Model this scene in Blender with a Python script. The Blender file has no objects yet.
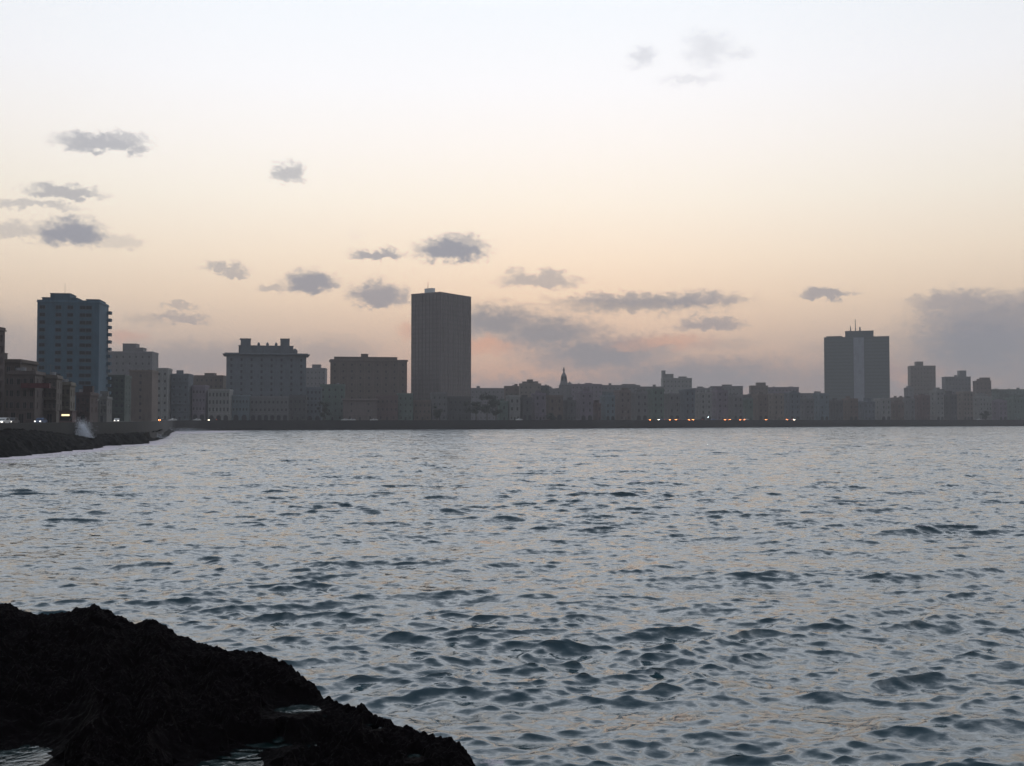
import bpy, math, random
import numpy as np
R = math.radians
random.seed(7); rng = np.random.default_rng(7)
SC = bpy.context.scene
COL = SC.collection
# ------------------------------------------------------------------ camera, sky, sun, exposure
F = 1098.0; PITCH = math.atan(36.0 / F); CAMZ = 6.0
cam = bpy.data.objects.new('camera', bpy.data.cameras.new('camera')); COL.objects.link(cam)
cam.location = (0, 0, CAMZ); cam.rotation_euler = (R(90) + PITCH, 0, 0)
cam.data.sensor_width = 36; cam.data.lens = 36 * F / 1024; cam.data.clip_start = 0.1; cam.data.clip_end = 20000
SC.camera = cam
SC.view_settings.view_transform = 'Standard'; SC.view_settings.look = 'None'
SC.view_settings.exposure = 0; SC.view_settings.gamma = 1
SUN_AZ = R(2.6); SUN_EL = R(1.5)
sun = bpy.data.objects.new('sun', bpy.data.lights.new('sun', 'SUN')); COL.objects.link(sun)
sun.data.energy = 0.02; sun.data.angle = R(14); sun.data.color = (1, .72, .5)
sun.rotation_euler = (R(90) - SUN_EL, 0, math.pi - SUN_AZ)

def ray(px, py):
    u = (383 - py) / F; x = (px - 512) / F
    return x, math.cos(PITCH) - u * math.sin(PITCH), math.sin(PITCH) + u * math.cos(PITCH)
def at(px, py, Y):
    x, y, z = ray(px, py); return x / y * Y, CAMZ + z / y * Y
def zat(px, py, Y): return at(px, py, Y)[1]
def azel(px, py):
    x, y, z = ray(px, py); return math.atan2(x, y), math.asin(z / math.sqrt(x*x+y*y+z*z))
def lin(r, g, b):
    f = lambda c: (c/255/12.92) if c/255 <= .04045 else ((c/255+.055)/1.055)**2.4
    return (f(r), f(g), f(b), 1)

class NT:
    def __init__(s, tree): s.t = tree; s.n = tree.nodes; s.l = tree.links
    def new(s, typ, **kw):
        n = s.n.new(typ)
        for k, v in kw.items():
            if k[0] == 'i' and k[1:].isdigit(): s.put(n, int(k[1:]), v)
            else: setattr(n, k, v)
        return n
    def put(s, n, i, v):
        if isinstance(v, bpy.types.NodeSocket): s.l.new(v, n.inputs[i])
        else: n.inputs[i].default_value = v
    def math(s, op, a, b=None, c=None, clamp=False):
        n = s.n.new('ShaderNodeMath'); n.operation = op; n.use_clamp = clamp
        for i, v in enumerate((a, b, c)):
            if v is not None: s.put(n, i, v)
        return n.outputs[0]
    def vmath(s, op, a, b=None):
        n = s.n.new('ShaderNodeVectorMath'); n.operation = op
        s.put(n, 0, a)
        if b is not None: s.put(n, 1, b)
        return n.outputs[1] if op == 'LENGTH' else n.outputs[0]
    def mix(s, fac, a, b, mode='MIX'):
        n = s.n.new('ShaderNodeMix'); n.data_type = 'RGBA'; n.blend_type = mode
        s.put(n, 0, fac); s.put(n, 6, a); s.put(n, 7, b); return n.outputs[2]
    def rng(s, v, a, b, c, d, kind='LINEAR'):
        n = s.n.new('ShaderNodeMapRange'); n.interpolation_type = kind
        for i, x in enumerate((v, a, b, c, d)): s.put(n, i, x)
        return n.outputs[0]
    def ramp(s, v, stops, kind='LINEAR'):
        n = s.n.new('ShaderNodeValToRGB'); cr = n.color_ramp; cr.interpolation = kind
        while len(cr.elements) < len(stops): cr.elements.new(0.5)
        for e, (p, c) in zip(cr.elements, stops): e.position = p; e.color = c
        s.put(n, 0, v); return n.outputs[0]
    def noise(s, vec, scale, detail=4, rough=.55, out=0):
        n = s.n.new('ShaderNodeTexNoise'); s.l.new(vec, n.inputs['Vector'])
        n.inputs['Scale'].default_value = scale; n.inputs['Detail'].default_value = detail
        n.inputs['Roughness'].default_value = rough; return n.outputs[out]

def build_world():
    w = bpy.data.worlds.new('World'); SC.world = w; w.use_nodes = True
    T = NT(w.node_tree); T.n.clear()
    d = T.new('ShaderNodeTexCoord').outputs['Generated']
    sp = T.new('ShaderNodeSeparateXYZ', i0=d)
    X, Y, Z = sp.outputs
    az = T.math('ARCTAN2', X, Y); el = T.math('ARCSINE', Z)
    eld = T.math('MULTIPLY', el, 180 / math.pi)
    e01 = T.math('DIVIDE', eld, 90.0, clamp=True)
    g = [(0, (140,134,136)), (1.5, (150,142,141)), (2.6, (166,153,149)), (3.4, (193,173,160)), (4.7, (224,199,177)),
         (6.2, (243,218,192)), (8.3, (253,234,211)), (11.3, (255,246,232)), (14, (255,250,245)), (17, (252,252,255)),
         (21, (244,249,255)), (30, (240,246,255)), (55, (205,215,230)), (90, (165,178,202))]
    sky = T.ramp(e01, [(a / 90, lin(*c)) for a, c in g])
    st = T.new('ShaderNodeTexSky'); st.sky_type = 'NISHITA'; st.sun_disc = False
    st.sun_elevation = SUN_EL; st.sun_rotation = SUN_AZ
    sky = T.mix(.012, sky, st.outputs[0], 'ADD')
    # the sky darkens away from the afterglow
    side = T.rng(Y, -.5, .8, .42, 1.0, 'SMOOTHSTEP')
    cool = T.mix(T.rng(Y, -.3, .7, 1, 0), (1, 1, 1, 1), (.93, .98, 1.04, 1))
    sky = T.mix(1.0, sky, cool, 'MULTIPLY')
    side = T.math('MULTIPLY', side, T.math('MULTIPLY', T.rng(eld, 20.5, 29, 1.0, 2.05, 'SMOOTHSTEP'), T.rng(eld, 24, 72, 1.0, .44, 'SMOOTHSTEP')))
    cs = T.new('ShaderNodeCombineColor', i0=side, i1=side, i2=side).outputs[0]
    sky = T.mix(1.0, sky, cs, 'MULTIPLY')
    # slightly dimmer and greyer towards the right and left
    azf = T.math('ABSOLUTE', T.math('SUBTRACT', az, -.05))
    dim = T.rng(azf, .12, .6, 1.09, .98, 'SMOOTHSTEP')
    sky = T.mix(1.0, sky, T.new('ShaderNodeCombineColor', i0=dim, i1=dim, i2=dim).outputs[0], 'MULTIPLY')
    pos = T.new('ShaderNodeCombineXYZ', i0=az, i1=T.math('MULTIPLY', el, 1.5), i2=0.0).outputs[0]
    nz = T.noise(pos, 85, 5, .62, out=1)
    dist = T.vmath('MULTIPLY', T.vmath('SUBTRACT', nz, (.5, .5, .5)), (.032, .024, 0))
    nf = T.noise(pos, 120, 4, .6)
    pv = T.vmath('ADD', T.new('ShaderNodeCombineXYZ', i0=az, i1=el, i2=0.0).outputs[0], dist)
    def blob(px, py, w_, h_, op, soft=.55, use=pv, size=1.0):
        a, e = azel(px, py)
        v = T.vmath('MULTIPLY', T.vmath('SUBTRACT', use, (a, e, 0)), (F / w_ / size, F / h_ / (size*1.12 if size > 1 else size), 0))
        if size > 1: v = T.vmath('MAXIMUM', v, T.vmath('MULTIPLY', v, (-1, -1.75, 0)))
        L = T.math('MULTIPLY_ADD', nf, .55, T.vmath('LENGTH', v))
        return T.rng(L, 1.42, 1.42 - soft, 0, op, 'SMOOTHSTEP')
    def field(items, soft, size=1.0):
        acc = None
        for it in items:
            b = blob(*it[:5], soft=soft, size=size)
            acc = b if acc is None else T.math('MAXIMUM', acc, b)
        return acc
    glow = field([(480,346,60,12,.5), (655,342,75,10,.45), (415,330,20,12,.35), (880,372,40,9,.4), (125,338,26,9,.5), (930,372,26,8,.35)], 1.0)
    sky = T.mix(glow, sky, lin(232, 168, 140))
    bank = field([(496,322,72,22,.9), (548,334,80,24,.9), (600,355,105,28,.92), (690,380,170,30,.9), (560,388,200,18,.7), (210,358,120,20,.5), (330,352,60,18,.45), (860,384,160,26,.65),
                  (985,345,92,50,1.0), (1040,352,70,62,.85), (1000,318,70,22,.8), (60,350,60,18,.3), (1300,330,260,60,.8), (-200,330,220,40,.7),
                  (640,304,118,12,.75), (145,320,26,7,.3), (715,345,60,8,.3), (850,350,70,10,.25)], .95)
    sky = T.mix(bank, sky, lin(143, 141, 146))
    gl2 = field([(486,345,26,10,.9), (409,333,16,10,.4), (668,340,40,7,.55), (628,346,30,6,.4), (905,378,24,7,.3)], 1.1)
    sky = T.mix(gl2, sky, lin(246, 184, 146))
    cl = field([(102,145,42,9,.75), (122,139,22,7,.6), (66,193,34,7,.7), (30,205,42,5,.5), (70,236,32,15,.95), (14,232,30,8,.45),
                (120,244,20,7,.3), (288,176,16,11,.65), (225,267,20,5,.6), (232,275,14,5,.6), (311,285,26,13,.9), (271,289,16,5,.5),
                (377,256,26,6,.8), (379,298,29,14,.85), (452,252,35,14,.95), (465,244,18,9,.7), (540,282,40,9,.6), (549,275,16,7,.6),
                (512,271,9,4,.4), (700,301,44,8,.6), (620,300,50,7,.45), (710,325,32,8,.7), (825,295,27,6,.75), (182,318,26,5,.55), (178,306,14,3,.45),
                (955,303,42,10,.65), (962,316,38,11,.5), (995,330,50,16,.45), (1010,305,30,12,.5), (915,300,10,4,.4)], .72, 1.2)
    ccol = T.ramp(e01, [(0, lin(136,133,141)), (5/90, lin(148,145,153)), (9/90, lin(156,157,167)), (14/90, lin(168,171,181)), (20/90, lin(190,194,206))])
    sky = T.mix(cl, sky, ccol)
    wisp = field([(643,57,20,11,.42), (708,48,30,20,.34), (738,54,18,9,.25), (690,79,38,6,.3), (355,235,8,8,.1)], 1.0)
    sky = T.mix(wisp, sky, lin(196, 198, 208))
    # below the horizon: dark sea tone
    sky = T.mix(T.rng(Z, -.02, .0, 1, 0), sky, (.06, .065, .075, 1))
    bg = T.new('ShaderNodeBackground', i0=sky, i1=1.0)
    T.l.new(bg.outputs[0], T.new('ShaderNodeOutputWorld').inputs[0])
build_world()

# ------------------------------------------------------------------ helpers
def tag(o, label=None, cat=None, group=None, kind=None):
    if label: o['label'] = label
    if cat: o['category'] = cat
    if group: o['group'] = group
    if kind: o['kind'] = kind
    return o
def empty(name, loc, yaw=0):
    o = bpy.data.objects.new(name, None); COL.objects.link(o); o.location = loc; o.rotation_euler = (0, 0, yaw); return o
class MB:
    def __init__(s): s.v = []; s.f = []; s.m = []
    def box(s, x0, x1, y0, y1, z0, z1, m=0):
        n = len(s.v)
        s.v += [(x0,y0,z0),(x1,y0,z0),(x1,y1,z0),(x0,y1,z0),(x0,y0,z1),(x1,y0,z1),(x1,y1,z1),(x0,y1,z1)]
        s.f += [(n,n+3,n+2,n+1),(n+4,n+5,n+6,n+7),(n,n+1,n+5,n+4),(n+1,n+2,n+6,n+5),(n+2,n+3,n+7,n+6),(n+3,n,n+4,n+7)]
        s.m += [m]*6; return s
    def cone(s, c, r0, r1, h, n=10, m=0):
        k = len(s.v); x, y, z = c
        for j in range(n):
            a = 2*math.pi*j/n; s.v += [(x+r0*math.cos(a), y+r0*math.sin(a), z), (x+r1*math.cos(a), y+r1*math.sin(a), z+h)]
        for j in range(n):
            a, b = k+2*j, k+2*((j+1) % n); s.f.append((a, b, b+1, a+1)); s.m.append(m)
        s.f += [tuple(k+2*j for j in range(n))[::-1], tuple(k+2*j+1 for j in range(n))]; s.m += [m, m]; return s
    def prism(s, prof, x0, x1, m=0):                     # profile in (y, z) extruded along x
        k = len(s.v); n = len(prof)
        s.v += [(x0, y, z) for y, z in prof] + [(x1, y, z) for y, z in prof]
        for j in range(n): s.f.append((k+j, k+(j+1) % n, k+n+(j+1) % n, k+n+j)); s.m.append(m)
        s.f += [tuple(range(k, k+n))[::-1], tuple(range(k+n, k+2*n))]; s.m += [m, m]; return s
    def mesh(s, name, mats):
        me = bpy.data.meshes.new(name); me.from_pydata(s.v, [], s.f)
        for m in (mats if isinstance(mats, (list, tuple)) else [mats]): me.materials.append(m)
        me.polygons.foreach_set('material_index', s.m); me.update(); return me
    def build(s, name, mats, parent=None, loc=(0,0,0)):
        return link(name, s.mesh(name, mats), parent, loc)
def link(name, me, parent=None, loc=(0,0,0), rz=0):
    o = bpy.data.objects.new(name, me); COL.objects.link(o); o.location = loc; o.rotation_euler = (0, 0, rz)
    if parent: o.parent = parent
    return o
def grid_mesh(name, P, mat, smooth=True, wrap=False):
    n, m, _ = P.shape; me = bpy.data.meshes.new(name)
    me.vertices.add(n*m); me.vertices.foreach_set('co', P.reshape(-1).astype(np.float32))
    mm = m if wrap else m-1
    i = np.arange(n-1)[:, None]*m; j = np.arange(mm)[None, :]; j2 = (j+1) % m
    q = np.stack([i+j, i+j2, i+m+j2, i+m+j], -1).reshape(-1, 4)
    me.loops.add(q.size); me.loops.foreach_set('vertex_index', q.reshape(-1).astype(np.int32))
    me.polygons.add(len(q)); me.polygons.foreach_set('loop_start', np.arange(0, q.size, 4, dtype=np.int32))
    me.materials.append(mat); me.update(calc_edges=True)
    me.polygons.foreach_set('use_smooth', np.full(len(q), smooth)); return me
# numpy gradient noise
_perm = rng.permutation(256); _perm = np.concatenate([_perm, _perm])
_gr = rng.normal(size=(256, 2)); _gr /= np.linalg.norm(_gr, axis=1)[:, None]
def pnoise(x, y):
    xi = np.floor(x).astype(int); yi = np.floor(y).astype(int); xf = x-xi; yf = y-yi
    def g(ix, iy):
        k = _perm[(_perm[ix & 255] + iy) & 255]; return _gr[k]
    u = xf*xf*xf*(xf*(xf*6-15)+10); v = yf*yf*yf*(yf*(yf*6-15)+10)
    a = g(xi, yi); b = g(xi+1, yi); c = g(xi, yi+1); d = g(xi+1, yi+1)
    A = a[...,0]*xf+a[...,1]*yf; B = b[...,0]*(xf-1)+b[...,1]*yf
    C_ = c[...,0]*xf+c[...,1]*(yf-1); D = d[...,0]*(xf-1)+d[...,1]*(yf-1)
    return (A+(B-A)*u)*(1-v)+(C_+(D-C_)*u)*v
def fbm(x, y, s, octv=4, gain=.5, ridged=False):
    o = 0; a = 1; t = 0
    for k in range(octv):
        n = pnoise(x*s+17.3*k, y*s-9.1*k)
        if ridged: n = 1-2.4*np.abs(n)-.5
        o = o+a*n; t += a; a *= gain; s *= 2.03
    return o/t

_mats = {}
def plaster(name, c, stain=.35, rough=.9):
    if name in _mats: return _mats[name]
    m = bpy.data.materials.new(name); m.use_nodes = True; T = NT(m.node_tree); b = T.n['Principled BSDF']
    tc = T.new('ShaderNodeTexCoord').outputs['Object']
    n1 = T.noise(tc, .25, 5, .6)
    mp = T.new('ShaderNodeMapping', i0=tc); mp.inputs['Scale'].default_value = (1.3, 1.3, .12)
    n2 = T.noise(mp.outputs[0], 1.0, 4, .65)
    f = T.math('MULTIPLY', T.rng(n1, .3, .7, 0, 1), T.rng(n2, .35, .65, .2, 1))
    c0 = (*c, 1); c1 = tuple(x*(1-stain)*.8 for x in c) + (1,)
    T.l.new(T.mix(f, c0, c1), b.inputs['Base Color']); b.inputs['Roughness'].default_value = rough
    _mats[name] = m; return m
def simple(name, c, rough=.6, metal=0, emit=None, es=0, spec=.5):
    if name in _mats: return _mats[name]
    m = bpy.data.materials.new(name); m.use_nodes = True; T = NT(m.node_tree); b = T.n['Principled BSDF']
    tc = T.new('ShaderNodeTexCoord').outputs['Object']; n = T.noise(tc, 2.0, 3)
    T.l.new(T.mix(n, (*[x*.85 for x in c], 1), (*[min(1, x*1.15) for x in c], 1)), b.inputs['Base Color'])
    b.inputs['Roughness'].default_value = rough; b.inputs['Metallic'].default_value = metal
    b.inputs['Specular IOR Level'].default_value = spec
    if emit: b.inputs['Emission Color'].default_value = (*emit, 1); b.inputs['Emission Strength'].default_value = es
    _mats[name] = m; return m
GLASS = simple('window_glass', (.010, .012, .015), .3, spec=.25)
DARK = simple('opening_shade', (.015, .015, .017), .8)
FRAME = simple('painted_frame', (.10, .10, .10), .6)
METAL = simple('grey_metal', (.12, .12, .12), .5, .6)

# ------------------------------------------------------------------ shoreline in plan
shore_ctrl = [(40,-60),(-6,-8),(-24,16),(-56,62),(-78,120),(-88,190),(-93,240),(-100,300),(-118,370),(-145,460),(-166,535),(-168,556),
              (-150,578),(-110,602),(-64,622),(-7,655),(92,732),(216,823),(310,878),(439,941),(789,1100),(1300,1300)]
def catmull(P, n=10):
    P = np.array(P, float); out = []
    for i in range(len(P)-1):
        p0 = P[max(i-1, 0)]; p1 = P[i]; p2 = P[i+1]; p3 = P[min(i+2, len(P)-1)]
        for t in np.linspace(0, 1, n, endpoint=False):
            out.append(.5*((2*p1)+(-p0+p2)*t+(2*p0-5*p1+4*p2-p3)*t*t+(-p0+3*p1-3*p2+p3)*t**3))
    out.append(P[-1]); return np.array(out)
SH = catmull(shore_ctrl)
tang = np.gradient(SH, axis=0); tang /= np.linalg.norm(tang, axis=1)[:, None]
NRM = np.stack([-tang[:, 1], tang[:, 0]], 1)          # landward
SHPX = 512 + SH[:, 0]/np.maximum(SH[:, 1], 1)*F
k0 = int(np.argmin(np.abs(SH[:, 1]-578) + np.abs(SH[:, 0]+150)))
def shoreY(px): return float(np.interp(px, SHPX[k0:], SH[k0:, 1]))
GZ = 4.8; WALLTOP = 5.3
def ribbon(name, o0, o1, z0, z1, mat, closed=True, ztop2=None):
    a = SH + NRM*o0; b = SH + NRM*o1; n = len(a)
    P = np.zeros((n, 4, 3))
    P[:, 0, :2] = a; P[:, 0, 2] = z0; P[:, 1, :2] = a; P[:, 1, 2] = z1
    P[:, 2, :2] = b; P[:, 2, 2] = z1; P[:, 3, :2] = b; P[:, 3, 2] = z0
    return link(name, grid_mesh(name, P, mat, smooth=False, wrap=closed))

CONC = plaster('sea_wall_concrete', (.014, .0135, .0125), .6)
w = ribbon('seawall', 0, .9, -1.2, WALLTOP, CONC)
tag(w, 'long low dark concrete seawall curving round the whole bay', 'seawall')
ribbon('sidewalk', .9, 4.2, 4.3, GZ+.12, plaster('pavement_concrete', (.2, .19, .18)))['kind'] = 'structure'
rd = ribbon('road', 4.2, 18.2, 4.3, GZ+.004, plaster('asphalt', (.05, .05, .052)))
rd['kind'] = 'structure'
ribbon('pavement', 18.2, 22.5, 4.3, GZ+.125, plaster('pavement_concrete', (.2, .19, .18)))['kind'] = 'structure'
lm = ribbon('road_line', 11.1, 11.3, GZ+.006, GZ+.009, simple('road_paint', (.7, .6, .2))); lm['kind'] = 'structure'
land_pts = [(p[0]+n[0]*.5, p[1]+n[1]*.5, GZ-.02) for p, n in zip(SH, NRM)] + [(2900,1400,GZ-.02),(2900,2900,GZ-.02),(-2900,2900,GZ-.02),(-2900,-400,GZ-.02),(40,-400,GZ-.02)]
me = bpy.data.meshes.new('ground'); me.from_pydata(land_pts, [], [tuple(range(len(land_pts)))])
me.materials.append(plaster('city_ground', (.12, .115, .10))); me.update()
link('ground', me)['kind'] = 'structure'

# ------------------------------------------------------------------ water
def seg_dist(X, Y, poly):
    d = np.full(X.shape, 1e9)
    for (x0, y0), (x1, y1) in zip(poly[:-1], poly[1:]):
        dx, dy = x1-x0, y1-y0; t = np.clip(((X-x0)*dx+(Y-y0)*dy)/(dx*dx+dy*dy+1e-9), 0, 1)
        d = np.minimum(d, np.hypot(X-x0-t*dx, Y-y0-t*dy))
    return d
RIDGE = [(-10.7,22.6), (-8.6,21.8), (-6.0,20.4), (-4.8,19.2), (-3.7,17.9), (-2.8,17.0), (-2.2,16.5), (-1.3,15.7), (-.6,15.2), (0,14.6), (.6,13)]
shelf_out = [(-66,110), (-76,150), (-79,169), (-80.5,185), (-82,196), (-84,222), (-91,243), (-88,262), (-93,280), (-101,304), (-117,345), (-122,372)]
def water_mat():
    m = bpy.data.materials.new('sea_water'); m.use_nodes = True; T = NT(m.node_tree); b = T.n['Principled BSDF']
    geo = T.new('ShaderNodeNewGeometry'); P = geo.outputs['Position']
    dist = T.vmath('LENGTH', P)
    mp = T.new('ShaderNodeMapping', i0=P); mp.inputs['Scale'].default_value = (.5, 1, 1)
    n1 = T.noise(mp.outputs[0], 3.0, 6, .66, out=1)
    n2 = T.noise(mp.outputs[0], .7, 6, .7, out=1)
    n3 = T.noise(mp.outputs[0], .06, 3, .6)
    a1 = T.rng(dist, 15, 120, 1.25, 1.7); a2 = T.math('MULTIPLY', T.rng(dist, 30, 300, .2, 1.9), T.rng(n3, .3, .7, .5, 1.4))
    def tilt(n, a):
        v = T.vmath('SUBTRACT', n, (.5, .5, .5)); c = T.new('ShaderNodeCombineXYZ', i0=a, i1=a, i2=0.0).outputs[0]
        return T.vmath('MULTIPLY', v, c)
    # added lean of the normals, growing with distance, so far water mirrors brighter sky
    sheen_tilt = T.new('ShaderNodeCombineXYZ', i0=0.0, i1=T.rng(dist, 18, 260, -.01, -.12), i2=0.0).outputs[0]
    nn = T.vmath('NORMALIZE', T.vmath('ADD', T.vmath('ADD', sheen_tilt, T.vmath('ADD', geo.outputs['Normal'], tilt(n1, a1))), tilt(n2, a2)))
    T.l.new(nn, b.inputs['Normal'])
    at_ = T.new('ShaderNodeAttribute', attribute_name='foam').outputs['Fac']
    nf = T.noise(P, 1.1, 6, .7); nf2 = T.noise(P, .12, 3, .6)
    thr = T.math('SUBTRACT', 1.0, T.math('MULTIPLY', at_, T.math('ADD', .45, T.math('MULTIPLY', nf2, .5))))
    fo = T.rng(T.math('SUBTRACT', nf, T.math('MULTIPLY', thr, .72)), -.04, .08, 0, 1, 'SMOOTHSTEP')
    T.l.new(T.mix(fo, (.020, .046, .057, 1), (.50, .44, .47, 1)), b.inputs['Base Color'])
    T.l.new(T.rng(fo, 0, 1, .07, .8), b.inputs['Roughness'])
    b.inputs['IOR'].default_value = 1.52
    return m
def build_water():
    rs = [7.0]
    while rs[-1] < 3000:
        r = rs[-1]; dr = .02+.0019*r if r < 60 else .134+.0038*(r-60) if r < 1200 else 40
        rs.append(r+dr)
    rs = np.array(rs)
    az = np.concatenate([np.linspace(-180, -34, 50, endpoint=False), np.linspace(-34, 34, 1250), np.linspace(34, 180, 50, endpoint=False)[1:]])
    az = np.radians(az); A, Rr = np.meshgrid(az, rs)
    X = Rr*np.sin(A); Y = Rr*np.cos(A)
    drr = np.gradient(rs)[:, None]; daz = np.gradient(az)[None, :]
    res = np.maximum(drr, np.abs(daz)*Rr*.5)
    g = np.random.default_rng(11); N = 170
    lam = np.exp(np.linspace(math.log(.26), math.log(14), N))*np.exp(g.normal(0, .02, N))
    th = R(90+8) + g.normal(0, 1, N)*np.interp(np.log(lam), np.log([.3, 1, 3, 15]), np.radians([44, 27, 20, 14]))
    slope = .0205*np.interp(np.log(lam), np.log([.26, .6, 1.2, 2.4, 4.5, 9, 15]), [1.5, 1.55, 1.35, 1.08, .80, .42, .15])
    ph = g.uniform(0, 2*math.pi, N)
    # patches of rougher and calmer water
    patch = np.clip(1+.8*fbm(X*.6, Y, .03, 3)+.8*fbm(X*.35+90, Y, .25, 2), .45, 1.7)
    Z = np.zeros_like(X); DX = np.zeros_like(X); DY = np.zeros_like(X)
    for l, t, s, p in zip(lam, th, slope, ph):
        k = 2*math.pi/l; amp = s/k*math.sqrt(2)*.86
        rows = np.where(drr[:, 0]*2.2 < l)[0]
        if not len(rows): continue
        e = rows[-1]+1
        w_ = np.clip((l/(2.2*res[:e])-1)/1.2, 0, 1)*amp*(patch[:e] if l < 6 else 1)
        q = k*(X[:e]*math.cos(t)+Y[:e]*math.sin(t))+p
        c, s_ = np.cos(q), np.sin(q)
        Z[:e] += w_*c; DX[:e] -= 1.3*w_*s_*math.cos(t); DY[:e] -= 1.3*w_*s_*math.sin(t)
    dsh = seg_dist(X, Y, shelf_out)
    dw = seg_dist(X, Y, [tuple(p) for p in SH[::5]])
    calm = np.clip(dw/25, .35, 1)
    Zs = Z*calm
    P = np.stack([X+DX, Y+DY, Zs], -1)
    me = grid_mesh('water', P, water_mat(), wrap=True)
    # foam: at the rocks and sea wall, and a little on the steepest crests
    foam = np.maximum(1.25*np.exp(-(dsh/7)**1.2), .85*np.exp(-(dw/9)**1.3)*(Y > 140))
    surf = np.exp(-(((X+148)/26)**2+((Y-500)/95)**2)); foam = np.maximum(foam, (.95+.6*fbm(X, Y, .06, 3))*surf)
    drk = seg_dist(X, Y, RIDGE); foam = np.maximum(foam, .72*np.exp(-(drk/1.3)**1.2))
    foam = np.maximum(foam, .8*np.exp(-(np.hypot((X+1.2)/1.6, (Y-17.5)/2.5))**2))
    foam = foam*(.75+.9*fbm(X, Y, .09, 3))
    hz = np.abs(Z)/ (np.std(Z[:400])+1e-6)
    foam = np.maximum(foam, np.clip((Z/(np.std(Z, axis=1)[:, None]+.01)-1.9)*.35, 0, .5))
    a = me.attributes.new('foam', 'FLOAT', 'POINT'); a.data.foreach_set('value', foam.reshape(-1).astype(np.float32))
    link('water', me)['kind'] = 'structure'
build_water()

# ------------------------------------------------------------------ rocks
def rock_mat(name, c):
    m = bpy.data.materials.new(name); m.use_nodes = True; T = NT(m.node_tree); b = T.n['Principled BSDF']
    tc = T.new('ShaderNodeTexCoord').outputs['Object']
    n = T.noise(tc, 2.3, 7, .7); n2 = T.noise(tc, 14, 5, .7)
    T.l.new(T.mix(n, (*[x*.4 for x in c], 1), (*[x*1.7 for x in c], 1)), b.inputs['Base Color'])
    T.l.new(T.rng(n2, .35, .7, .55, .95), b.inputs['Roughness']); b.inputs['Specular IOR Level'].default_value = .015
    bp = T.new('ShaderNodeBump'); bp.inputs['Strength'].default_value = .9; bp.inputs['Distance'].default_value = .05
    T.l.new(n2, bp.inputs['Height']); T.l.new(bp.outputs[0], b.inputs['Normal']); return m
sil = [(-400,596,23),(-120,598,22.5),(0,603,22),(25,609,21.8),(48,614,21.5),(70,613,21.3),(86,607,21.2),(95,604,21.1),(108,609,20.9),(125,616,20.6),(137,625,20.3),
       (150,621,20.1),(162,623,19.9),(175,631,19.6),(190,640,19.3),(215,646,18.9),(240,651,18.5),(262,654,18.1),(285,663,17.7),(305,676,17.3),(318,688,17.0),
       (326,697,16.8),(340,703,16.5),(352,708,16.3),(365,707,16.1),(385,719,15.8),(405,725,15.5),(425,734,15.2),(445,739,14.9),(460,742,14.7),(470,753,14.5),(478,767,14.3),
       (520,800,13.6),(600,880,12),(760,1100,9)]
def ground_ray(px, py, z):                      # where the sight line meets height z
    x, y, zz = ray(px, py); t = (z-CAMZ)/zz; return x*t, y*t
pools = [(8,760,1.55,48,20), (228,765,1.58,48,12), (268,744,1.62,34,4), (300,708,1.74,34,6), (245,752,1.6,22,4), (370,725,1.68,7,3), (414,755,1.56,9,4),
         (352,721,1.70,5,2), (280,737,1.66,5,3), (378,727,1.68,8,3)]
ROCK = []
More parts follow.
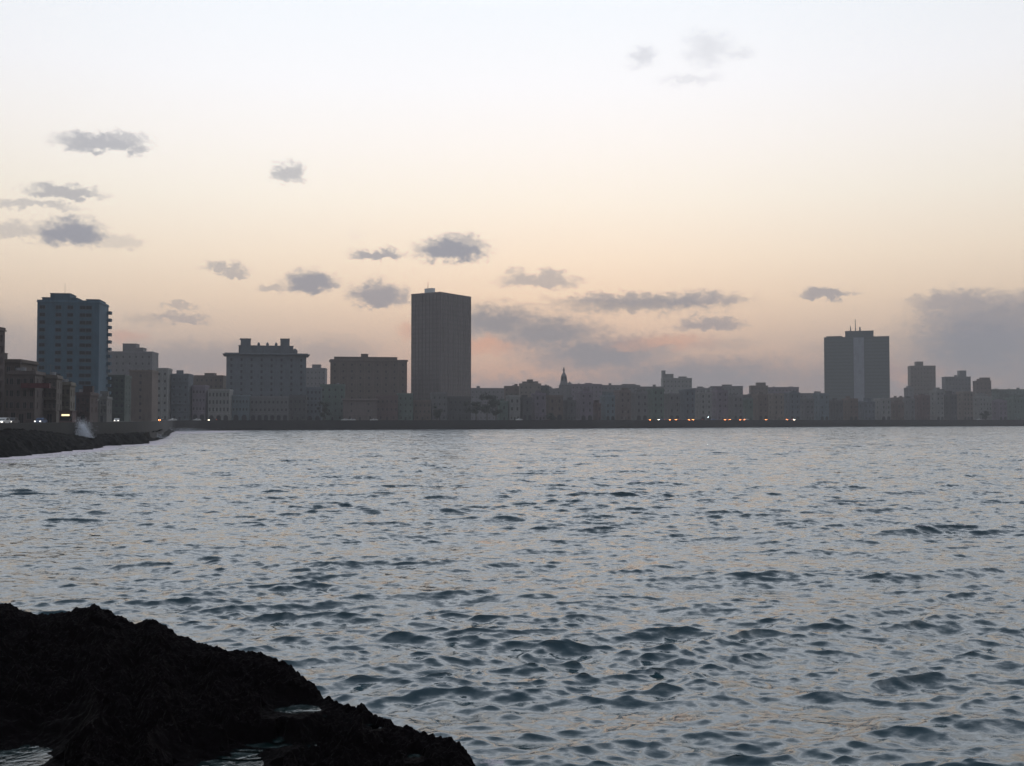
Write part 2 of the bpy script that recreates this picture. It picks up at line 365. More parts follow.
def build_rock():
    az = np.radians(np.linspace(-42, 14, 950))
    Yr = np.interp(512+F*np.tan(az), [s[0] for s in sil], [s[2] for s in sil])
    zr = np.array([zat(s[0], s[1], s[2]) for s in sil]); zr = np.interp(512+F*np.tan(az), [s[0] for s in sil], zr)
    yy = np.concatenate([np.linspace(4, 11, 90, endpoint=False), np.linspace(11, 24, 640)])
    A, Y = np.meshgrid(az, yy); X = Y*np.tan(A); Yr = Yr[None, :]; zr = zr[None, :]
    d = Yr-Y                                     # > 0 on the near side
    near = zr-.10*np.clip(d, 0, 2)-.055*np.clip(d-2, 0, 99)
    far = zr+1.1*d-.28*d*d*(d < 0)
    w1 = fbm(X, Y, .9, 3, ridged=True); w2 = fbm(X+31, Y, 2.6, 4, ridged=True); w3 = fbm(X, Y+50, 9, 3)
    Z = np.where(d > 0, near, far)
    edge = np.clip(np.abs(d)/1.3, .25, 1)
    Z = Z+(.30*w1-.03)*edge+.19*w2*np.clip(edge+.2, 0, 1)+.085*w3+.03*fbm(X+5, Y, 24, 2)
    Z = np.where(X > 1.6, Z-(X-1.6)*.8, Z)
    for px, py, pz, pw, phh in pools:
        cx, cy = ground_ray(px, py, pz); rx = pw/F*cy*1.15; ry = phh/F*cy*cy/(CAMZ-pz)*1.15
        q = np.hypot((X-cx)/rx, (Y-cy)/ry)+.35*fbm(X, Y+7, 1.6/max(rx, .2), 3)
        Z = np.where(q < 1.6, np.minimum(Z, pz-.10+.20*np.clip(q, 0, 1.6)**2+.3*np.clip(q-1, 0, 1)+.03*w3), Z)
        # keep the sight line to the pool open
        front = (np.abs(X/np.maximum(Y, 1)-cx/cy)*cy < rx) & (Y < cy) & (Y > cy-3)
        Z = np.where(front, np.minimum(Z, pz+.015+.06*w2+(cy-ry-Y).clip(0, 9)*.18), Z)
    ROCK.append((X, Y, Z))
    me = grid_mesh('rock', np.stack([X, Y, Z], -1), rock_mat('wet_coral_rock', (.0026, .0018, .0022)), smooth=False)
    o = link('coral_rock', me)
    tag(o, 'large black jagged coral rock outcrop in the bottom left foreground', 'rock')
    pm = bpy.data.materials.new('pool_water'); pm.use_nodes = True; T = NT(pm.node_tree); b = T.n['Principled BSDF']
    P = T.new('ShaderNodeNewGeometry').outputs['Position']
    T.l.new(T.mix(T.rng(T.noise(P, 5, 5, .7), .45, .7, 0, 1), (.004, .012, .012, 1), (.07, .09, .09, 1)), b.inputs['Base Color'])
    b.inputs['Roughness'].default_value = .12; b.inputs['IOR'].default_value = 1.333
    bp = T.new('ShaderNodeBump'); bp.inputs['Strength'].default_value = .5; bp.inputs['Distance'].default_value = .05
    T.l.new(T.noise(P, 7, 3), bp.inputs['Height']); T.l.new(bp.outputs[0], b.inputs['Normal'])
    for i, (px, py, pz, pw, phh) in enumerate(pools):
        cx, cy = ground_ray(px, py, pz); rx = pw/F*cy*1.5; ry = phh/F*cy*cy/(CAMZ-pz)*1.5
        v = [(cx+rx*math.cos(t)*.95, cy+ry*math.sin(t)*.95, pz-.02) for t in np.linspace(0, 2*math.pi, 24, endpoint=False)]
        me = bpy.data.meshes.new('tide_pool'); me.from_pydata(v, [], [tuple(range(24))]); me.materials.append(pm)
        link('tide_pool_water', me)['kind'] = 'structure'
build_rock()
def build_shelf():
    so = np.array(shelf_out); ys = np.linspace(112, 371, 620)
    xo = np.interp(ys, so[:, 1], so[:, 0]); kk = np.argsort(SH[:60, 1]); sel = SH[:120]; sel = sel[(sel[:, 1] > 60) & (sel[:, 1] < 530)]
    xw = np.interp(ys, sel[:, 1], sel[:, 0])
    xo = xo+2.2*pnoise(ys*.11, ys*0+3.3)+1.2*pnoise(ys*.31, ys*0+8.1)
    t = np.linspace(-.06, 1.35, 90)
    X = xw[:, None]+(xo-xw)[:, None]*t[None, :]; Y = np.repeat(ys[:, None], 90, 1)
    X = X+.8*pnoise(X*.2, Y*.25)
    Z = 2.3-1.2*np.clip(t, 0, 1)[None, :]**1.5-1.1*np.clip(t-.7, 0, 1)[None, :]/.3
    Z = Z+.8*fbm(X, Y, .3, 4, ridged=True)+.45*fbm(X, Y, 1.3, 3)
    Z = Z+(1.7*np.clip((232-ys)/30, 0, 1)[:, None]*np.clip(1-t/.75, 0, 1)[None, :]**.7)*(1+.9*fbm(X, Y, .18, 3))
    end = np.clip((ys-262)/50, 0, 1)[:, None]; Z = Z-.9*end*t.clip(0, 1)[None, :]
    me = grid_mesh('rock_shelf', np.stack([X, Y, Z], -1), rock_mat('dark_shore_rock', (.006, .006, .006)), smooth=False)
    tag(link('rock_shelf', me), 'dark rocky ledge running out into the sea below the seawall on the left', 'rock')
build_shelf()

def build_rubble():
    n = len(SH); t = np.linspace(0, n-1, 4200); i0 = np.floor(t).astype(int).clip(0, n-2); f = (t-i0)[:, None]
    C0 = SH[i0]*(1-f)+SH[i0+1]*f; Nn = NRM[i0]*(1-f)+NRM[i0+1]*f
    off = np.linspace(.3, -3.4, 22); X = C0[:, 0:1]+Nn[:, 0:1]*off; Y = C0[:, 1:2]+Nn[:, 1:2]*off
    a = np.clip(.9+1.6*fbm(X[:, :1], Y[:, :1], .03, 3), .1, 2.0)
    Z = a*(1-(-off[None, :]/2.6).clip(0, 1.4)**1.3)-.35+.5*fbm(X, Y, .8, 3, ridged=True)+.3*pnoise(X*1.6, Y*1.6)
    me = grid_mesh('shore_rocks', np.stack([X, Y, Z], -1), rock_mat('dark_rubble', (.012, .012, .011)), smooth=False)
    tag(link('shore_rocks', me), 'dark rubble of rocks along the foot of the seawall', kind='stuff')
build_rubble()
def build_spray(px, Y, hw0, top0, z0, n, seed, label):
    g = np.random.default_rng(seed); V = []; Fc = []
    x0, _ = at(px, 430, Y)
    for i in range(n):
        t = g.random()**1.5; u = float(np.clip(g.normal(0, .55), -1.6, 1.3)); hw = hw0*(1-.45*t); top = top0*(1-.16*(u+1)+.10*math.sin(u*9))
        if g.random() < .25: u *= 1.5; top *= 1.35; t = g.random()
        x = x0+hw*u+g.normal(0, .12*hw0); y = Y+g.normal(0, .4); z = z0+top*t+g.normal(0, .12)
        r = g.uniform(.012, .04)*(1.2-.5*t); k = len(V)
        V += [(x+r, y, z), (x-r, y, z), (x, y+r, z), (x, y-r, z), (x, y, z+r*1.5), (x, y, z-r*1.5)]
        Fc += [(k, k+2, k+4), (k+2, k+1, k+4), (k+1, k+3, k+4), (k+3, k, k+4), (k+2, k, k+5), (k+1, k+2, k+5), (k+3, k+1, k+5), (k, k+3, k+5)]
    me = bpy.data.meshes.new('sea_spray'); me.from_pydata(V, [], Fc); me.materials.append(simple('spray_white', (.72, .75, .8), .7))
    tag(link('sea_spray', me), label, 'spray', kind='stuff')
build_spray(83, 232, 1.6, 3.5, 2.0, 9000, 5, 'white burst of spray thrown up against the seawall by the left rock ledge')
build_spray(150, 335, 5.0, 1.7, .1, 4000, 6, 'low white surf spray off the tip of the left rock ledge')
build_spray(186, 520, 12, 1.8, .1, 4500, 8, 'low white surf spray along the wall in the corner of the bay')

# ------------------------------------------------------------------ buildings
PAL = dict(grey=(.17,.17,.17), warm=(.21,.18,.155), pink=(.18,.145,.135), blue=(.15,.19,.21), green=(.13,.175,.15), pale=(.26,.26,.25),
           brown=(.16,.125,.105), dark=(.10,.10,.10), mauve=(.20,.17,.20), red=(.14,.095,.09), cream=(.27,.24,.19), slate=(.13,.15,.17),
           teal=(.06,.12,.17), tower=(.125,.105,.10), far=(.19,.185,.19), glazed=(.065,.085,.085))
FR = {}
def footprint(px0, px1, Y0, yaw, D):
    """left-front corner origin, width so that the silhouette spans px0..px1"""
    c, s = math.cos(yaw), math.sin(yaw)
    W = max(2, (px1-px0)/F*Y0); X = (px0-512)/F*Y0
    def span(X, W, Y):
        pts = [(X+c*a-s*b, Y+s*a+c*b) for a, b in ((0,0),(W,0),(0,D),(W,D))]
        q = [512+F*x/y for x, y in pts]; return min(q), max(q), min(y for _, y in pts)
    Yc = Y0
    for _ in range(60):
        a, b, ym = span(X, W, Yc)
        X += (px0-a)/F*Yc*.7; W = max(1.5, W+((px1-px0)-(b-a))/F*Yc*.6); Yc += (Y0-ym)*.7
    return X, Yc, W, min([(X+c*a-s*b, Y0) for a, b in ((0,0),)]), span(X, W, Yc)
def window_mesh(w, h, key, sill=True, open_=False):
    k = (round(w, 2), round(h, 2), key, sill)
    if k in FR: return FR[k]
    t = min(.12, w*.1); m = MB()
    m.box(-w/2, w/2, -.10, .02, 0, t).box(-w/2, w/2, -.10, .02, h-t, h).box(-w/2, -w/2+t, -.10, .02, t, h-t).box(w/2-t, w/2, -.10, .02, t, h-t)
    m.box(-.03, .03, -.09, .02, t, h-t)
    m.box(-w/2+t, w/2-t, -.03, .02, t, h-t, 1)
    if sill: m.box(-w/2-.1, w/2+.1, -.22, .02, -.12, 0)
    FR[k] = m.mesh('window', [key, GLASS]); return FR[k]
def balcony_mesh(w, d, mat):
    k = ('b', round(w, 1), round(d, 1), mat.name)
    if k in FR: return FR[k]
    m = MB().box(-w/2, w/2, -d, .02, -.15, 0).box(-w/2, w/2, -d, -d+.06, .95, 1.03)
    m.box(-w/2, w/2, -d+.01, -d+.04, 0, .5)
    nb = max(3, int(w/.5))
    for i in range(nb+1):
        x = -w/2+.04+(w-.08)*i/nb; m.box(x-.03, x+.03, -d+.005, -d+.055, 0, .95)
    FR[k] = m.mesh('balcony', mat); return FR[k]
PAL = {k: tuple(x*.74 for x in v) for k, v in PAL.items()}
PAL['tower'] = (.15, .13, .127)
for k in ('pink', 'warm', 'brown', 'cream', 'red', 'pale', 'green'): PAL['old_'+k] = tuple(x*.55 for x in PAL[k])
NB = []
def bld(label, px0, px1, py, Y, yaw=0, D=14, c='grey', rows=None, cols=None, side=None, tiers=(), eave=.3, bal=0, door=True, arcade=False,
        name='apartment_building', cat='building', group=None, ww=1.2, wh=1.7, tanks=0, wcol=None, skip=0, cap=100, pil=0, gable=False, z0=GZ):
    yaw = R(yaw); X, Yc, W, _, sp = footprint(px0, px1, Y, yaw, D)
    pc = 512+F*X/Yc if yaw > 0 else 512+F*(X+math.cos(yaw)*W)/(Yc+math.sin(yaw)*W)
    H = zat((px0+px1)/2, py, sp[2]+(0 if abs(yaw) > .01 else 0))-z0
    o = empty(name, (X, Yc, z0), yaw); tag(o, label, cat, group)
    mat = plaster('plaster_'+c, PAL[c]); tm = plaster('trim_'+c, tuple(min(.5, x*1.25) for x in PAL[c]))
    MB().box(0, W, 0, D, -1, H-.35).build('wall', mat, o)
    r = MB().box(-eave, W+eave, -eave, D+eave, H-.34, H-.05)
    r.box(-eave*.5, W+eave*.5, -eave*.5, -eave*.5+.2, H-.05, H+.55).box(-eave*.5, -eave*.5+.2, -eave*.5+.2, D, H-.05, H+.55).box(W+eave*.5-.2, W+eave*.5, -eave*.5+.2, D, H-.05, H+.55)
    r.build('roof', tm, o)
    ptop = H
    for a, b, ty, *rest in tiers:
        x0 = (a-px0)/(px1-px0)*W; x1 = (b-px0)/(px1-px0)*W; hz = zat((a+b)/2, ty, sp[2]+D*.3)-z0
        y0, y1 = (D*.2, D*.75) if not rest else (D*rest[0], D*rest[1])
        zz = H-.05 if len(rest) < 3 else rest[2]
        m = MB().box(x0, x1, y0, y1, zz, hz-.25).box(x0-.2, x1+.2, y0-.2, y1+.2, hz-.248, hz)
        m.build('penthouse', mat, o)
    for k in range(tanks):
        x = W*(.15+.7*random.random()); y = D*(.2+.5*random.random()); q = random.random()
        if q < .5: MB().cone((x, y, H-.05), .75, .75, 1.5).build('water_tank', simple('tank_grey', (.16, .16, .17)), o)
        elif q < .8: MB().box(x-1.3, x+1.3, y-1.2, y+1.2, H-.05, H+2.2).box(x-1.4, x+1.4, y-1.3, y+1.3, H+2.2, H+2.4).build('roof_shed', mat, o)
        else: MB().cone((x, y, H-.05), .07, .04, 3.5, 6).box(x-.7, x+.7, y-.03, y+.03, H+3, H+3.08).build('antenna', METAL, o)
    if gable:
        m = MB(); m.prism([(0, H+.55), (.4, H+.55), (.4, H+2.4), (0, H+2.4)], W*.3, W*.7); m.build('gable', tm, o)
    nr = rows or max(1, int((H-1)/3.8)); fh = (H-.8)/nr
    nc = cols if cols is not None else max(1, int(W/3.3))
    wm = window_mesh(min(ww, W/max(nc,1)*.55), min(wh, fh*.55), wcol or tm); cnt = 0; g0 = 1 if door else 0
    rest = MB(); 
    cells = []
    for i in range(nr-1, g0-1, -1):
        for j in range(nc): cells.append((W*(j+.5)/nc, 0, i*fh+fh*.3, 0))
        ns = side if side is not None else max(0, int(D/4.5))
        for j in range(ns):
            # the side that faces the camera
            if sidevis(X, Yc, W, yaw) > 0: cells.append((W, D*(j+.5)/ns, i*fh+fh*.3, R(90)))
            else: cells.append((0, D*(j+.5)/ns, i*fh+fh*.3, R(-90)))
    rr = random.Random(px0*31+px1)
    cells = [q for q in cells if rr.random() >= skip]
    for x, y, z, a in cells[:cap]: link('window', wm, o, (x, y, z), a)
    if bal:
        for i in range(1, nr):
            for j in range(nc):
                if bal >= 2 or rr.random() < .5:
                    link('balcony', balcony_mesh(min(W/nc*.8, 2.6), 1.0, tm), o, (W*(j+.5)/nc, 0, i*fh+fh*.28))
    if pil:
        pmesh = MB().box(-.22, .22, -.16, .02, 0, H-.4).mesh('pilaster', tm)
        for j in range(pil+1): link('pilaster', pmesh, o, (.25+(W-.5)*j/pil, 0, 0))
    if door:
        if arcade and W > 5:
            na = max(2, int(W/3.4)); am = arch_mesh(W/na*.62, fh*.8)
            for j in range(na): link('arch', am, o, (W*(j+.5)/na, 0, 0))
        else:
            link('door', window_mesh(1.3, 2.5, tm, False), o, (W*.5, 0, 0))
            if W > 6:
                for q in (.2, .8): link('window', window_mesh(1.2, 1.8, tm), o, (W*q, 0, 1.1))
    cs = MB().box(-.12, W+.12, -.18, .02, fh-.12, fh+.16).build('cornice', tm, o) if door and nr > 1 else None
    NB.append(o); return o, W, D, H, fh
def sidevis(X, Y, W, yaw):
    # +1 when the right flank faces the camera, -1 when the left one does
    c, s = math.cos(yaw), math.sin(yaw); x, y = X+c*W, Y+s*W
    return 1 if (c*-x+s*-y) > 0 else -1
def arch_mesh(w, h):
    k = ('a', round(w, 1), round(h, 1))
    if k in FR: return FR[k]
    n = 8; v = [(-w/2, -.05, 0), (w/2, -.05, 0)]
    for i in range(n+1):
        a = math.pi*i/n; v.append((w/2*math.cos(a), -.05, h-w/2+w/2*math.sin(a)))
    v2 = [(x, .02, z) for x, _, z in v]; m = len(v)
    f = [tuple(range(m))[::-1]]+[(i, (i+1) % m, m+(i+1) % m, m+i) for i in range(m)]
    me = bpy.data.meshes.new('arch'); me.from_pydata(v+v2, [], f[:1]+[q for q in f[1:]]); me.materials.append(DARK); me.update()  # dark slab on the solid wall, its colour stands for shade inside the opening
    FR[k] = me; return me

# --- left: towers, blocks and houses near the promontory
bld('pinkish brown block cut off by the left edge of the photo', -46, 4, 326, 262, 4, 12, 'old_red', 8, 4, 3, tanks=0, bal=1, door=True)
bld('wide brown flat roofed building left of the blue tower with dark roof rim', -20, 37, 361, 292, 6, 14, 'old_brown', 5, 5, 2, eave=.5, tanks=2)
bld('old pale house with red balcony below the blue tower', 8, 45, 373, 262, 10, 10, 'old_pink', 4, 4, 2, bal=0, tiers=((10,26,370.5),), tanks=2)
bld('beige balconied house with stepped roof right of the red balcony house', 43, 62, 377, 272, 14, 9, 'old_warm', 4, 3, 2, bal=2, tanks=2, tiers=((44,50,374.5),))
bld('narrow beige house with sloping roofline below the blue tower', 60, 75, 384, 284, 14, 9, 'old_cream', 3, 2, 2, bal=2, tanks=2)
bld('small reddish brown house right of the spray under the blue tower', 76, 98, 394, 318, 10, 12, 'old_red', 3, 3, 2, bal=1, tanks=2, tiers=((86,92,391),))
bld('low house with pale front at the foot of the blue tower', 96, 112, 398, 372, 12, 12, 'old_pale', 3, 3, 2, bal=1, tanks=2)
rb = [c for c in COL.objects if c.get('label', '').startswith('old pale house with red balcony')][0]
MB().box(3.2, 9.6, -1.5, -.03, 8.6, 8.75).box(3.2, 9.6, -1.5, -1.42, 8.75, 9.75).box(3.2, 3.28, -1.42, -.03, 8.75, 9.75).box(9.52, 9.6, -1.42, -.03, 8.75, 9.75).build('balcony', plaster('red_balcony', (.075, .022, .025)), rb)
ta, W, D, H, fh = bld('tall slate blue apartment tower with rows of small dark windows on the left', 36, 107.5, 301, 440, 9, 18, 'teal', 16, 0, 0,
                      tiers=((50,73,294,.05,.6),(40,80,298,.1,.8),(91,106,301.5-2.2,.1,.8)), name='apartment_tower', cat='tower', door=False, eave=.25)
wm = window_mesh(2.3, 1.5, simple('dark_frame', (.03,.045,.055)))
for i in range(15):
    for xf in (.08, .34, .53, .73, .83): link('window', wm, ta, (W*xf, 0, H-3.1-i*3.05))
bm_ = MB().box(-1.5, 1.5, -1.5, .02, -.1, 1.05).box(-1.55, 1.55, -1.55, .02, 1.05, 1.12).mesh('balcony', plaster('plaster_teal', PAL['teal']))
for i in range(15): link('balcony', bm_, ta, (W, D-1.6, H-3.4-i*3.05), R(90))
MB().cone((W*.38, 6, H+3), .06, .04, 5, 6).build('antenna', METAL, ta)
bld('grey ten storey block with two step rooftop right of the blue tower', 100, 158, 352, 690, 6, 18, 'far', 10, 8, 2, tiers=((123,138,343.5),(138,146,347.5)), door=False)
bld('mid rise block with dark balconies right of the blue tower', 98, 131, 376, 480, 8, 14, 'old_green', 7, 5, 2, bal=1)
bld('blank brownish wall building with flat top beside the balcony block', 129, 158, 371, 520, 6, 14, 'brown', 7, 1, 0, door=False)
bld('narrow light grey building with pilasters and square cap behind the surf', 156, 172, 369, 598, 8, 14, 'pale', 7, 2, 1, pil=2, tiers=((150+7,171,368),))
bld('dark green grey building with small round gable on its roof', 171, 193, 374.5, 606, 6, 14, 'slate', 6, 3, 2, gable=True, bal=1)
bld('brown block with water tank roof behind the arched houses', 190, 227, 376, 690, 4, 14, 'brown', 7, 7, 1, tiers=((205,216,373),), tanks=1, door=False)
bld('mauve three storey house left of the pale arched house', 192, 209, 386, 612, 6, 12, 'mauve', 4, 4, 1, arcade=True)
bld('pale arched house with tall windows left of the cornice hotel', 208, 233, 390, 614, 5, 12, 'pale', 4, 6, 1, arcade=True, wh=2.4)
# --- the big hotel with wide cornice
h, W, D, H, fh = bld('wide grey hotel block with overhanging cornice and two roof turrets', 226, 306, 353.5, 668, 13, 26, 'slate', 11, 0, 0, eave=2.2,
          tiers=((238,293,345.5,.1,.85),(240,250,339,.0,.4),(280,289,338.5,.0,.4)), name='hotel', cat='hotel', door=False)
wm = window_mesh(1.4, 2.0, plaster('trim_slate', (.16,.18,.2)))
for i in range(9):
    for j in range(8): link('window', wm, h, (W*(j+.5)/8, 0, H-4.6-i*fh))
    for j in range(3): link('window', wm, h, (W, D*(j+.5)/3, H-4.6-i*fh), R(90))
for q in (.175, .25): MB().cone((W*q, 3, H+8.6), .9, .2, 1.2).build('finial', plaster('trim_slate', (.16,.18,.2)), h)
MB().box(W*.83, W*.89, 3, 7, H-.05, H+2.6).cone((W*.86, 5, H+2.6), 1.6, .5, 1.2).build('roof_turret', plaster('plaster_slate', PAL['slate']), h)
for q in (.40, .51, .62): MB().cone((W*q, 5, H+5.0), .8, .8, 1.2).cone((W*q, 5, H+6.2), 1.0, .3, 1.3).build('finial', plaster('trim_slate', (.16,.18,.2)), h)
bld('small pale blue house with white columns in front of the cornice hotel', 232, 251, 396, 622, 5, 10, 'blue', 3, 5, 1, arcade=True)
bld('long low grey building in front of the cornice hotel', 250, 290, 397, 628, 6, 10, 'grey', 3, 9, 1, arcade=True)
bld('dark four storey house at the right foot of the cornice hotel', 289, 307, 396, 634, 8, 10, 'dark', 3, 4, 1)
bld('distant pale block with square stair head between hotel and flat roofed block', 306, 327, 368.5, 900, 4, 16, 'far', 9, 5, 1, tiers=((312,321,364.5),), door=False)
bld('narrow greyish blue house with arcade right of the cornice hotel', 306, 322, 388, 646, 8, 10, 'slate', 5, 4, 1, arcade=True, tanks=1)
bld('grey green plain house left of the pink walled building', 320, 345, 385, 668, 8, 12, 'green', 5, 4, 1, tanks=1)
ap, W, D, H, fh = bld('broad flat roofed block with vertical pilasters left of the dark tower', 330, 407, 360, 712, 10, 20, 'brown', 9, 9, 0, eave=.8, pil=9,
          tiers=((334,397,357,.02,.9),(361,368,353.5,.3,.6)), cap=81, door=False)
bld('pink walled low building with dark eaves below the pilaster block', 343, 377, 399.5, 654, 8, 10, 'pink', 3, 2, 1, eave=1.0)
bld('dark reddish low building right of the pink walled building', 376, 398, 396, 662, 8, 10, 'red', 3, 5, 1)
bld('narrow dark green house left of the dark tower foot', 397, 413, 394, 668, 10, 10, 'green', 4, 3, 1)
# --- the dark slab tower
tb, W, D, H, fh = bld('tallest dark brown slab tower with plain sides and small white roof box', 411, 471, 292.5, 740, -33, 36, 'tower', 27, 0, 0, eave=.12,
          name='high_rise_tower', cat='tower', door=False)
bandf = MB().box(.5, W-.5, -.06, .02, 0, 1.3).mesh('window_band', simple('tower_glass', (.105,.093,.09), .6, spec=.3))
bands = MB().box(-.06, .02, .8, D-.8, 0, 1.3).mesh('window_band', simple('tower_glass', (.105,.093,.09), .6, spec=.3))
for i in range(26):
    link('window_band', bandf, tb, (0, 0, 1.6+i*fh)); link('window_band', bands, tb, (W+.04, 0, 1.6+i*fh))
fin = MB().box(-.15, .15, -.35, .02, 0, H-.5).mesh('fin', plaster('trim_tower', (.15,.128,.12)))
for j in range(9): link('fin', fin, tb, (.4+(W-.8)*j/8, 0, 0))
for j in range(13): link('fin', fin, tb, (W, .6+(D-1.2)*j/12, 0), R(90))
MB().box(W*.44, W*.72, D*.015, D*.09, H, H+3.6).build('roof_box', simple('white_paint', (.5,.5,.5)), tb)
MB().cone((W*.52, D*.05, H+3.6), .22, .12, 4.5, 6).build('antenna', METAL, tb)
bld('low brownish house at the left foot of the dark tower', 412, 431, 401, 676, 12, 10, 'brown', 3, 4, 1)
bld('pale grey stepped house in front of the dark tower', 430, 447, 393, 684, 12, 10, 'grey', 4, 3, 1, tanks=1)
bld('dark low house at the right foot of the dark tower', 446, 471, 397, 694, 14, 10, 'dark', 3, 5, 1, tanks=1)
bld('far low rooftops showing right of the dark tower', 468, 508, 388.5, 960, 10, 16, 'far', 6, 9, 1, tanks=2, door=False)

# --- skyline behind, centre and right
bk = [
 ('dark brown building left of the domed roof building', 504, 523, 386.5, 900, 'brown', dict(tanks=1)),
 ('brown building with a low domed roof and cupola right of the dark tower', 519, 541, 384, 880, 'warm', dict(tiers=((522,538,381.5),(527,533,379.5)))),
 ('dark flat roofed building right of the domed roof building', 539, 549, 386, 900, 'dark', dict()),
 ('low grey rooftop just left of the church spire', 547, 561, 389, 960, 'far', dict(tanks=1)),
 ('long mauve building to the right of the church spire', 570, 602, 384.5, 980, 'mauve', dict(tiers=((585,592,383),))),
 ('long grey flat roofed building with low roof house, mid bay', 600, 640, 385.5, 1000, 'far', dict(tiers=((622,636,384),))),
 ('long flat grey building left of the stepped white block', 638, 664, 387, 1010, 'grey', dict()),
 ('pale stepped block with a tall narrow stair tower on its left', 661, 692, 378.5, 1090, 'pale', dict(tiers=((661,664.5,370.5),(664,673,374),(679,687,376.5)), rows=9)),
 ('grey building with a small square turret right of the stepped block', 690, 722, 388.5, 1080, 'far', dict(tiers=((697,702,386.5),))),
 ('grey block with raised central roof house left of the road lights', 710, 743, 386.5, 1060, 'grey', dict(tiers=((722,732,384.5),))),
 ('low dark rooftop in the dip before the twin step block', 740, 752, 395, 1040, 'dark', dict()),
 ('brown block with square top tower left of the long flat block', 749, 768, 386, 1080, 'brown', dict(tiers=((756,766,382.5),))),
 ('long flat topped block with small roof sheds near the bay centre', 766, 799, 387.5, 1090, 'mauve', dict(tanks=2)),
 ('low pale rooftops left of the green glazed tower', 797, 826, 393.5, 1100, 'far', dict(tiers=((815,821,391.5),))),
 ('low brown block right of the green glazed tower', 888, 910, 398, 1140, 'brown', dict(tanks=2)),
 ('square brown tower block with one roof box right of the glazed tower', 908, 936, 366, 1240, 'warm', dict(tiers=((915,923,361.5),), rows=13)),
 ('low wing on the left side of the square brown tower block', 904, 914, 388, 1210, 'far', dict()),
 ('low grey block right of the square brown tower block', 934, 944, 389.5, 1210, 'grey', dict()),
 ('wide grey tower block with a square roof box towards the right', 942, 971, 377, 1200, 'grey', dict(tiers=((959,967,370.5),), rows=10)),
 ('two step brown and grey block right of the wide grey tower block', 973, 991.5, 381, 1180, 'brown', dict(tiers=((980,991,377.5),), rows=9)),
 ('long low building half hidden under trees at the right edge', 988, 1060, 389.5, 1170, 'green', dict()),
 ('low block beyond the right edge of the bay road', 1056, 1120, 386, 1200, 'grey', dict()),
]
for lab, a, b, y, Y, c, kw in bk:
    X = (a+b)/2-512; bld(lab, a, b, y, Y, random.uniform(-4, 4)-X*.02, 16, c, door=False, skip=.1, cap=90, side=0, **{**kw, 'tanks': kw.get('tanks', 0)+random.choice((1, 2, 3))})
# --- the glazed tower
tc_, W, D, H, fh = bld('huge dark green glazed tower with pale central strip and rooftop masts', 824.5, 890, 336.5, 1230, -17, 22, 'glazed', 24, 0, 0, eave=.1,
       name='glazed_tower', cat='tower', door=False, tiers=((827,843,335.3,.1,.8),(846,874.5,330.5,.05,.9)))
wing = MB().box(0, W*.44-1.0, -.10, .02, 0, 2.4).mesh('window_band', simple('green_glass', (.035,.055,.055), .3))
sideb = MB().box(-.1, .02, 1, D-1, 0, 2.4).mesh('window_band', simple('green_glass', (.035,.055,.055), .3))
for i in range(24):
    for x in (1.0, W*.60): link('window_band', wing if x < 2 else MB().box(0, W*.375-1, -.10, .02, 0, 2.4).mesh('window_band', simple('green_glass', (.03,.05,.05), .3)), tc_, (x if x < 2 else W*.625, 0, 1.2+i*(H-2)/24))
MB().box(W*.455, W*.615, -.5, .02, 0, H-.5).build('central_strip', plaster('pale_strip', (.20,.215,.25)), tc_)
for j, (px, hh, rr_) in enumerate(((851.5,6,.8),(856.5,14,.6),(861,5,1.2))):
    x = (px-824.5)/65.5*W; MB().cone((x, D*.4, zat(850, 330.5, 1240)-GZ-.2), rr_, rr_*.5, hh, 7).build('mast', METAL, tc_)
# window air gratings on the tower's left edge read as small ledges
led = MB().box(-1.2, .02, 1, 4, 0, .25).mesh('ledge', plaster('trim_slate', (.16,.18,.2)))
for i in range(10): link('ledge', led, tc_, (0, 0, H-6-i*fh*2))

# --- church with spire
cx, _ = at(564, 388, 985); ch = empty('church', (cx, 985, GZ)); tag(ch, 'grey church spire with a slim lantern rising above the low roofs', 'church')
s_ = 985/F; cm = plaster('plaster_far', PAL['far']); hz = lambda y: zat(564, y, 985)-GZ
MB().box(-9*s_, 12*s_, 0, 20, -1, hz(388)).build('nave', cm, ch)
MB().box(-5*s_, 4*s_, -.5, 5, 0, hz(385)).cone((0, 2, hz(385)), 4.4*s_, 3.6*s_, 3*s_, 8).build('tower', cm, ch)
MB().cone((0, 2, hz(382)), 3.5*s_, 2.9*s_, 6*s_, 8).cone((0, 2, hz(376)), 2.9*s_, 1.1*s_, 3.4*s_, 8).build('belfry', cm, ch)
MB().cone((0, 2, hz(372.6)), .8*s_, .8*s_, 2.2*s_, 8).cone((0, 2, hz(370.4)), 1.3*s_, 1.1*s_, 1.0*s_, 8).cone((0, 2, hz(369.4)), .9*s_, .2*s_, 2.4*s_, 8).build('spire', cm, ch)
MB().cone((6*s_, 6, hz(388)), 4*s_, 3.6*s_, 3*s_, 12).cone((6*s_, 6, hz(385)), 3.6*s_, 1.6*s_, 2.6*s_, 12).cone((6*s_, 6, hz(382.4)), .8*s_, .4*s_, 1.2*s_, 8).build('dome', cm, ch)
am = arch_mesh(2, 4)
for q in (-.9, .9): link('belfry_opening', am, ch, (q*1.3, -.62+2-2.9*s_*.9+.5, hz(381)))

